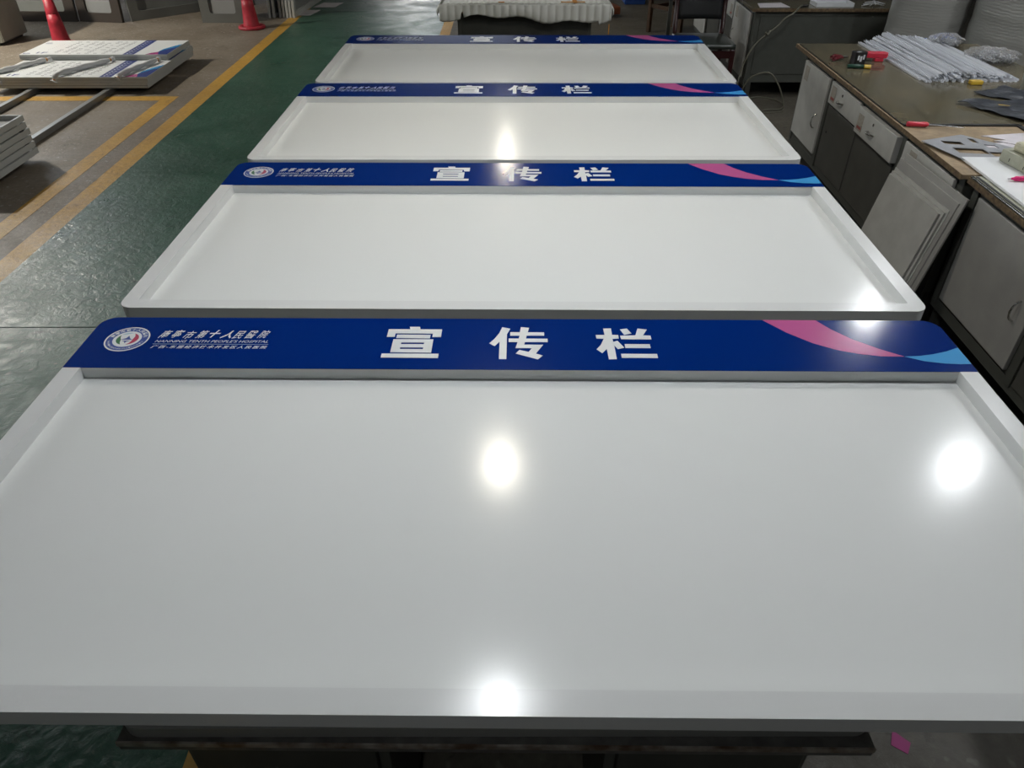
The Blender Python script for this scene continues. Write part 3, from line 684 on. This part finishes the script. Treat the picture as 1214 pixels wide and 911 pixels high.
MB().box(0, .34, .0, .13, 0, .055).build('casing', 'device_cream', t, bevel=.006)
MB().box(.03, .30, .02, .12, .0555, .095).build('tape_roll_block', 'tape_cream', t, bevel=.012)
MB().box(.06, .063, -.0012, 0, .015, .03).box(.15, .153, -.0012, 0, .012, .025).build('marks', 'black_plastic', t)
t = thing('marker_pen', 'pink marker pen on the white sheet in front of the cream device', 'pen', (2.10, 2.985, .7655), .02)
MB().lathe([(0, 0), (.004, .002), (.007, .018), (.0105, .022), (.011, .10), (.010, .14), (0, .14)], 14, Matrix.Translation((0, 0, .0115)) @ Matrix.Rotation(PI/2, 4, 'Y')).build('barrel', 'pink_marker', t, smooth=True)
MB().lathe([(0, -.012), (.002, -.010), (.004, .002), (0, .002)], 10, Matrix.Translation((0, 0, .0115)) @ Matrix.Rotation(PI/2, 4, 'Y')).build('tip', 'paper', t)

# boards leaning on bench A
labs = ['grey white board leaning on the brown topped bench, frontmost', 'leaning board second from the front beside the trays', 'leaning board third from the front, slightly taller',
        'leaning board fourth from the front', 'rearmost and tallest leaning board, under the labelled door']
for i, (yf, yn, zt, xt) in enumerate([(3.56, 3.07, .575, 1.915), (3.57, 3.055, .585, 1.930), (3.575, 3.045, .60, 1.944), (3.58, 3.02, .645, 1.958), (3.56, 2.99, .675, 1.971)]):
    lean = .19; L = zt/math.cos(math.atan(lean))
    M_ = Matrix.Rotation(math.atan(lean), 4, 'Y')
    b = MB().box(-.009, 0, 0, yf-yn, .002, L, M_)
    o = b.build('leaning_board', 'door_grey' if i > 2 else 'door_white', bevel=.002); o.location = (xt-lean*zt, yn, .003); o.rotation_euler = (0, 0, .03)
    tag(o, labs[i], 'board', 'boards leaning against the right bench')
    e = MB().box(-.0092, .0002, .0, yf-yn, L-.0015, L+.0003, M_).build('edge_band', 'door_white', o)

# film rolls
def roll(x, y, r, h, lab, tilt=(0, 0)):
    t = thing('film_roll', lab, 'roll', (x, y, 0)); t.rotation_euler = (tilt[0], tilt[1], 0)
    pr = [(r*.18, 0.0), (r, 0.0)] + [(r*(1+.006*math.sin(i*2.1)), h*i/30) for i in range(1, 30)] + [(r, h), (r*.18, h)]
    MB().lathe(pr, 64).build('film_wrap', 'stretch_film', t, smooth=True)
    MB().lathe([(r*.15, -.0), (r*.178, 0), (r*.178, h+.02), (r*.15, h+.02), (r*.15, 0)], 32).build('core', 'label_paper', t)
roll(3.20, 6.22, .27, 1.3, 'tall pale film roll standing behind the strip pile, left one')
roll(3.90, 5.69, .57, 1.5, 'very wide pale film roll at the right edge behind the bags')

# chairs
def chair():
    t = thing('chair', 'dark chair with black padded back and dark seat behind the farthest tray', 'chair', (1.70, 7.05, 0))
    for s in (-1, 1):
        MB().prism([(s*.22-.02, .20), (s*.22+.02, .20), (s*.22+.02, .24), (s*.22-.02, .24)], 0, .44).build('leg', 'wood_red', t, bevel=.004)
        MB().tube([(s*.215, .22, .44), (s*.215, .25, .75), (s*.21, .30, 1.02)], .021, 8).build('back_post', 'wood_red', t, smooth=True)
        MB().box(s*.22-.02, s*.22+.02, -.24, -.20, 0, .43).build('leg', 'wood_red', t, bevel=.004)
        MB().box(s*.22-.012, s*.22+.012, -.2, .2, .16, .19).build('stretcher', 'wood_red', t)
    for yy in (-.235, .21): MB().box(-.20, .20, yy, yy+.02, .36, .42).build('apron', 'wood_red', t)
    MB().grid(lambda u, v: (-.235+.47*u, -.25+.48*v, .455+.02*math.sin(PI*u)*math.sin(PI*v)), 12, 12).build('seat', 'seat_green', t, smooth=True, solid=.035)
    MB().grid(lambda u, v: (-.20+.40*u, .245+.055*v+.02*math.sin(PI*u), .585+.42*v), 10, 10).build('backrest', 'leather_black', t, smooth=True, solid=.045)
chair()
t = thing('chair', 'brown wooden chair with a low crossbar standing farther back, left of the black chair', 'chair', (1.98, 9.62, 0), -.9)
for sx in (-1, 1):
    for sy in (-1, 1):
        MB().box(sx*.24-.022, sx*.24+.022, sy*.22-.022, sy*.22+.022, 0, .44 if sy < 0 else .98).build('leg', 'wood_dark', t, bevel=.004)
    MB().box(sx*.24-.012, sx*.24+.012, -.2, .2, .25, .29).build('stretcher', 'wood_dark', t)
MB().box(-.26, .26, -.25, .25, .44, .475).build('seat', 'wood_dark', t, bevel=.008)
MB().box(-.22, .22, .205, .235, .62, .72).box(-.22, .22, .205, .235, .84, .95).build('back_rail', 'wood_dark', t, bevel=.005)
MB().box(-.22, .22, -.235, -.215, .27, .31).build('stretcher', 'wood_dark', t)
o = MB().box(-.018, .018, -.018, .018, 0, 1.1).box(-.15, .15, -.15, .15, 0, .006).build('steel_post', 'steel_grey'); o.location = (1.80, 9.20, 0); tag(o, 'slim grey steel post beside the brown wooden chair', 'post')

# bits on the far floor
t = thing('nail_gun', 'brown and black power tool lying on the far floor right of the foam bench', 'power tool', (1.26, 10.75, .0), 1.9)
MB().prism([(-.28, -.07), (.16, -.09), (.20, .05), (-.28, .09)], .04, .13).build('body', 'tool_orange', t, bevel=.015)
MB().prism([(.10, -.11), (.27, -.08), (.25, .07), (.10, .08)], 0, .10).build('base_plate', 'black_plastic', t, bevel=.01)
MB().box(-.02, .12, -.05, .03, .131, .14).build('vent_plate', 'alu', t)
t = thing('wrapped_pack', 'white pack with a blue lower edge on the far floor', 'pack', (1.73, 11.6, 0), 0)
MB().box(-.15, .15, -.2, .2, .085, .24).build('wrapping', 'paper', t, bevel=.02)
MB().box(-.145, .145, -.19, .19, 0, .085).build('blue_base', 'blue_plastic', t, bevel=.01)
o = crumple('tan_rag', [(1.74, 8.55), (1.92, 8.52), (1.94, 8.74), (1.78, 8.76)], .001, .05, 'hardboard', 'crumpled tan rag on the floor behind the farthest tray', 'rag', 12)
sheet('paper_scrap', [(1.01, .98), (1.045, .955), (1.065, .985), (1.03, 1.02)], .0005, .001, 'pink_print', 'faded pink scrap on the floor right of the nearest desk', 'scrap')

# ------------------------------------------------------------------ left storage area
def bar(mb, p, q, w, h):
    p = Vector(p); q = Vector(q); d = (q-p); L = d.length; a = math.atan2(d.y, d.x)
    return mb.box(0, L, -w/2, w/2, 0, h, Matrix.Translation(p) @ Matrix.Rotation(a, 4, 'Z'))
tag(bar(MB(), (-3.74, 4.98, 0), (-3.74, 8.3, 0), .05, .045).build('steel_tube', 'alu', bevel=.004), 'right hand square steel tube under both stacks on the left floor', 'tube', 'steel tubes on the floor')
tag(bar(MB(), (-4.45, 4.98, 0), (-4.45, 8.3, 0), .05, .045).build('steel_tube', 'alu', bevel=.004), 'left hand square steel tube under both stacks on the left floor', 'tube', 'steel tubes on the floor')

def printed_board():
    L, Wd, T = 1.46, .615, .048
    t = thing('printed_board', 'x', 'board')
    b = MB().box(0, L, 0, Wd, 0, T-.001).build('board_body', 'board_side', t, bevel=.002)
    MB().box(-.0005, L+.0005, -.0008, 0, .022, .0245).build('side_seam', 'print_dark', b)
    f = MB().box(.003, L-.003, .003, Wd-.003, T-.001, T).build('printed_face', 'board_white', t)
    z0, z1 = T+.0002, T+.0005; r = random.Random(2)
    mb = MB()
    for row in range(11):                                 # columns of small words across the board
        y = .05 + row*.048
        for cb in range(8):
            x = .30 + cb*.082 + row*.004
            if r.random() < .82:
                for k in range(r.choice((2, 3, 3, 4))):
                    xx = x + k*.013
                    mb.box(xx, xx+.009, y, y+.006, z0, z1).box(xx+.003, xx+.0055, y-.007, y+.013, z0, z1).box(xx, xx+.010, y+.010, y+.0125, z0, z1)
    for k in range(9): mb.box(.19+k*.006, .192+k*.006, .20+k*.03, .212+k*.03, z0, z1)
    mb.build('small_print', 'print_dark', f)['kind'] = 'stuff'
    tm = text_mb('1F', .14, .24, .05, .11, 0, .02, 0, z1); MB().add(tm.v, tm.f).build('floor_number', 'print_navy', f)
    MB().prism([(.02, .03), (.07, .03), (.09, .05), (.07, .07), (.02, .07)], z0, z1, [[(.03, .04), (.065, .04), (.075, .05), (.065, .06), (.03, .06)]]).box(.03, .10, .46, .475, z0, z1).box(.03, .085, .50, .51, z0, z1).build('corner_logo', 'print_navy', f)
    MB().box(1.02, 1.13, .0035, Wd-.0035, z0, z1).build('navy_band', 'print_navy', f)
    mb = MB()
    for k in range(10): mb.box(1.045, 1.062, .03+k*.056, .052+k*.056, z1, z1+.0003).box(1.075, 1.10, .035+k*.056, .045+k*.056, z1, z1+.0003)
    mb.build('band_print', 'board_white', f)['kind'] = 'stuff'
    MB().prism([(1.24, .004), (1.28, .07), (1.33, .11), (1.39, .11), (1.36, .05), (1.37, .004)], z0, z1).build('pink_wave', 'pink_print', f)
    MB().prism([(1.33, .12), (1.37, .004), (1.455, .004), (1.455, .33), (1.40, .25)], z1, z1+.0003).build('navy_wave', 'print_navy', f)
    MB().prism([(1.33, .12), (1.40, .25), (1.456, .33), (1.456, .44), (1.40, .36), (1.34, .22)], z1, z1+.0003).build('cyan_wave', 'cyan_print', f)
    return t
pb = printed_board(); first = True
rows = [('front', 7.08), ('rear', 7.715)]
for ri, (nm, y) in enumerate(rows):
    for k in range(2 + ri):
        o = pb if first else copy_tree(pb); first = False
        o.location = (-4.86 + (.02 if ri else .045) + .012*((k*7+ri) % 3 - 1), y, .047 + k*.0495)
        o['group'] = 'printed boards stacked on the floor'
        o['label'] = {('front', 0): 'lower printed white board of the front row, resting on the steel tubes', ('front', 1): 'upper printed white board of the front row with three foam strips on it',
                      ('rear', 0): 'lowest printed white board of the rear row, mostly hidden', ('rear', 1): 'middle printed white board of the rear row',
                      ('rear', 2): 'topmost printed white board of the rear row, nearest the leaning cone'}[(nm, k)]
def foam_strip(pts, seed, lab):
    r = random.Random(seed); P = spline(pts, 6)
    n = len(P); rad = [.021*(1+.18*math.sin(i*1.3+seed)+.12*r.random()) for i in range(n)]
    for k, q in ((2, .6), (n-3, .62)): rad[k] *= q
    rad[0] *= 1.25; rad[-1] *= .9
    t = thing('foam_strip', lab, 'foam', tuple(P[n//2]), 0, 'foam strips tied on the boards')
    c = P[n//2]
    MB().tube([p-c for p in P], rad, 10).build('foam_wrap', 'plastic_white', t, smooth=True)
    for k in (2, n-3):
        MB().tube([(P[k]-c)+(P[k+1]-P[k])*.0 - (P[k+1]-P[k]).normalized()*.006, (P[k]-c)+(P[k+1]-P[k]).normalized()*.006], rad[k]+.003, 10).build('orange_tie', 'tape_orange', t)
foam_strip([(-4.80, 7.12, .162), (-4.72, 7.28, .168), (-4.62, 7.5, .168), (-4.52, 7.67, .168)], 1, 'leftmost rolled foam strip tied with orange on the front boards')
foam_strip([(-4.20, 7.040, .115), (-4.17, 7.085, .168), (-4.10, 7.28, .168), (-3.98, 7.5, .168), (-3.90, 7.66, .168)], 2, 'middle rolled foam strip tied with orange, drooping over the board edge')
foam_strip([(-3.61, 7.045, .14), (-3.59, 7.10, .168), (-3.55, 7.28, .168), (-3.49, 7.5, .168), (-3.45, 7.66, .168)], 3, 'rightmost rolled foam strip tied with orange, over the coloured print')
o = MB().lathe([(0, -.02), (.03, -.012), (.036, 0), (.03, .014), (0, .02)], 10).build('foam_wad', 'plastic_white'); o.location = (-4.73, 7.06, .095); tag(o, 'small wad of foam between the two front boards', 'foam')

# stack of open frames, lower left
def small_frame():
    t = thing('open_frame', 'x', 'frame')
    L, Wd, T = 1.47, .62, .040
    MB().prism([(0, 0), (L, 0), (L, Wd), (0, Wd)], 0, T, [[(.016, .016), (L-.016, .016), (L-.016, Wd-.016), (.016, Wd-.016)]]).build('frame_rail', 'board_side', t, bevel=.002)
    MB().box(.0155, L-.0155, .0155, Wd-.0155, .004, .008).build('back_sheet', 'panel_light', t)
    return t
sf = small_frame()
names = ['lowest open frame of the lower left stack', 'second open frame from the floor in the lower left stack', 'third open frame from the floor in the lower left stack', 'fourth open frame from the floor in the lower left stack',
         'fifth open frame from the floor in the lower left stack', 'topmost open frame of the lower left stack, its grey inside showing']
for k in range(6):
    o = sf if k == 0 else copy_tree(sf)
    o.location = (-5.01 + [.035, .03, .025, .03, .02, .02][k], 4.76, .047 + k*.0465); o.rotation_euler = (0, 0, [.0, .004, -.003, .003, 0, .002][k])
    o['label'] = names[k]; o['group'] = 'open frames stacked at the left edge'
    if k < 5:
        s = MB().box(-.06, .0, -.02, .02, 0, .0062).build('spacer_pad', 'plastic_white' if k % 2 == 0 else 'film_black'); s.location = (o.location.x+1.465, 5.30, o.location.z+.0402)
        tag(s, 'thin packing pad between two open frames, %s from the floor' % ['first', 'second', 'third', 'fourth', 'fifth'][k], 'pad', 'packing pads in the frame stack')

# cones
def cone(x, y, lab, tilt, band):
    t = thing('traffic_cone', lab, 'cone', (x, y, 0), .2, 'red traffic cones'); t.rotation_euler = (tilt[0], tilt[1], .2)
    MB().lathe([(.10, .028), (.100, .045), (.092, .06), (.074, .24), (.0635, .335), (.062, .335), (.090, .05), (.096, .028)], 28).build('cone_body', 'cone_red', t, smooth=True)
    MB().lathe([(.0635, .335), (.050, .48), (.048, .48), (.062, .335)], 28).build('reflective_band', 'cone_band' if band else 'cone_red', t, smooth=True)
    MB().lathe([(.050, .48), (.044, .495), (.026, .68), (.020, .70), (.018, .70), (.024, .68), (.042, .495), (.048, .48)], 28).build('cone_tip', 'cone_red', t, smooth=True)
    MB().lathe([(.094, .0), (.155, .0), (.162, .01), (.160, .03), (.15, .034), (.103, .034), (.094, .02)], 28).build('base_ring', 'cone_red', t, smooth=True)
cone(-5.10, 8.98, 'plain red traffic cone behind the printed boards', (0, 0), False)
cone(-3.21, 9.90, 'red traffic cone with pale band beside the upright white frames', (0, 0), True)

# cabinet and framed panels
t = thing('cream_cabinet', 'plain cream grey cabinet at the far left edge', 'cabinet', (-6.12, 9.24, 0), .05)
MB().box(-.34, .34, -.28, .28, .03, 1.1).build('cabinet_body', 'cab_cream', t, bevel=.004)
MB().box(.341, .352, -.275, .275, .04, 1.09).build('side_panel', 'cab_cream', t, bevel=.003)
MB().box(-.3, .3, -.25, .25, 0, .03).build('plinth', 'steel_dark', t)
def framed(p, q, h, lean, fm, pm, lab, cat='panel', rail=.10, fill_in=.0, th=.05, group=None):
    p = Vector(p); q = Vector(q); d = q-p; L = d.length; a = math.atan2(d.y, d.x)
    t = thing('framed_panel', lab, cat, (p.x, p.y, 0), a, group)
    R = Matrix.Rotation(lean, 4, 'X') @ Matrix.Rotation(PI/2, 4, 'X')
    hole = rrect(rail, L-rail, rail*.9, h-rail, .03)
    z0 = -th
    MB().prism([(0, 0), (L, 0), (L, h), (0, h)], z0, 0, [hole], R).build('frame', fm, t, bevel=.003)
    MB().box(rail-.005, L-rail+.005, rail*.9-.005, h-rail+.005, z0+.008, z0+.02, R).build('infill', pm, t)
    return t
framed((-6.65, 10.34), (-5.56, 10.30), 1.9, -.10, 'frame_brown', 'panel_fill', 'dark framed panel leaning behind the plain red cone', rail=.13)
framed((-5.54, 10.32), (-4.95, 10.22), 1.9, -.10, 'frame_brown', 'panel_light', 'dark framed panel with paler infill, second from the left', rail=.12)
framed((-4.86, 10.30), (-4.10, 11.06), 1.9, -.08, 'panel_grey', 'panel_fill', 'grey framed panel standing at an angle to the aisle', rail=.12)
framed((-3.93, 10.22), (-3.36, 10.20), 1.9, -.05, 'panel_grey', 'panel_light', 'grey framed panel with bright infill left of the banded cone', rail=.12)
framed((-4.3, 11.35), (-3.6, 11.40), 1.9, -.05, 'frame_brown', 'panel_fill', 'dark framed panel in shadow behind the bright infill panel', rail=.1)
# upright frames beside the aisle, seen end on
mats_ = ['board_side', 'board_side', 'panel_light', 'board_side', 'board_side', 'board_side', 'board_side']
xs = [-3.17, -3.115, -3.03, -2.985, -2.94, -2.90]
lb = ['first', 'second', 'third', 'fourth', 'fifth', 'sixth']
for i, x in enumerate(xs):
    t = thing('upright_frame', 'pale frame standing on edge beside the aisle, %s from the banded cone' % lb[i], 'frame', (x, 10.52, 0), -.03, 'frames standing on edge by the aisle')
    R = Matrix.Rotation(.05, 4, 'Y')
    # local x = thickness, y = along the aisle, z = up
    w = .030
    MB().box(0, w, 0, .05, .0, 1.5, R).box(0, w, 1.5, 1.55, .0, 1.5, R).box(0, w, .05, 1.5, .0, .05, R).box(0, w, .05, 1.5, 1.45, 1.5, R).build('frame', mats_[i], t, bevel=.002)
    MB().box(.002, .008, .05, 1.5, .05, 1.45, R).build('back_sheet', 'panel_light' if i % 2 else 'print_navy', t)
t = thing('upright_frame', 'pale open frame facing the green aisle, last of the row standing on edge', 'frame', (-2.86, 10.52, 0), -.07, 'frames standing on edge by the aisle')
R = Matrix.Rotation(.06, 4, 'Y')
MB().box(0, .035, 0, .07, 0, 1.5, R).box(0, .035, 1.6, 1.67, 0, 1.5, R).box(0, .035, .07, 1.6, 0, .07, R).box(0, .035, .07, 1.6, 1.43, 1.5, R).build('frame', 'board_side', t, bevel=.002)
MB().box(.004, .012, .07, 1.6, .07, 1.43, R).build('back_sheet', 'panel_light', t)
for i, (p, lab) in enumerate([([(-3.0, 10.66), (-2.66, 10.66), (-2.60, 11.02), (-2.80, 11.02)], 'flat cardboard piece on the green aisle, nearer one'), ([(-2.74, 11.22), (-2.44, 11.22), (-2.38, 11.55), (-2.66, 11.55)], 'flat cardboard piece on the green aisle, farther one')]):
    sheet('cardboard_piece', p, .0015, .005, 'paper', lab, 'cardboard')
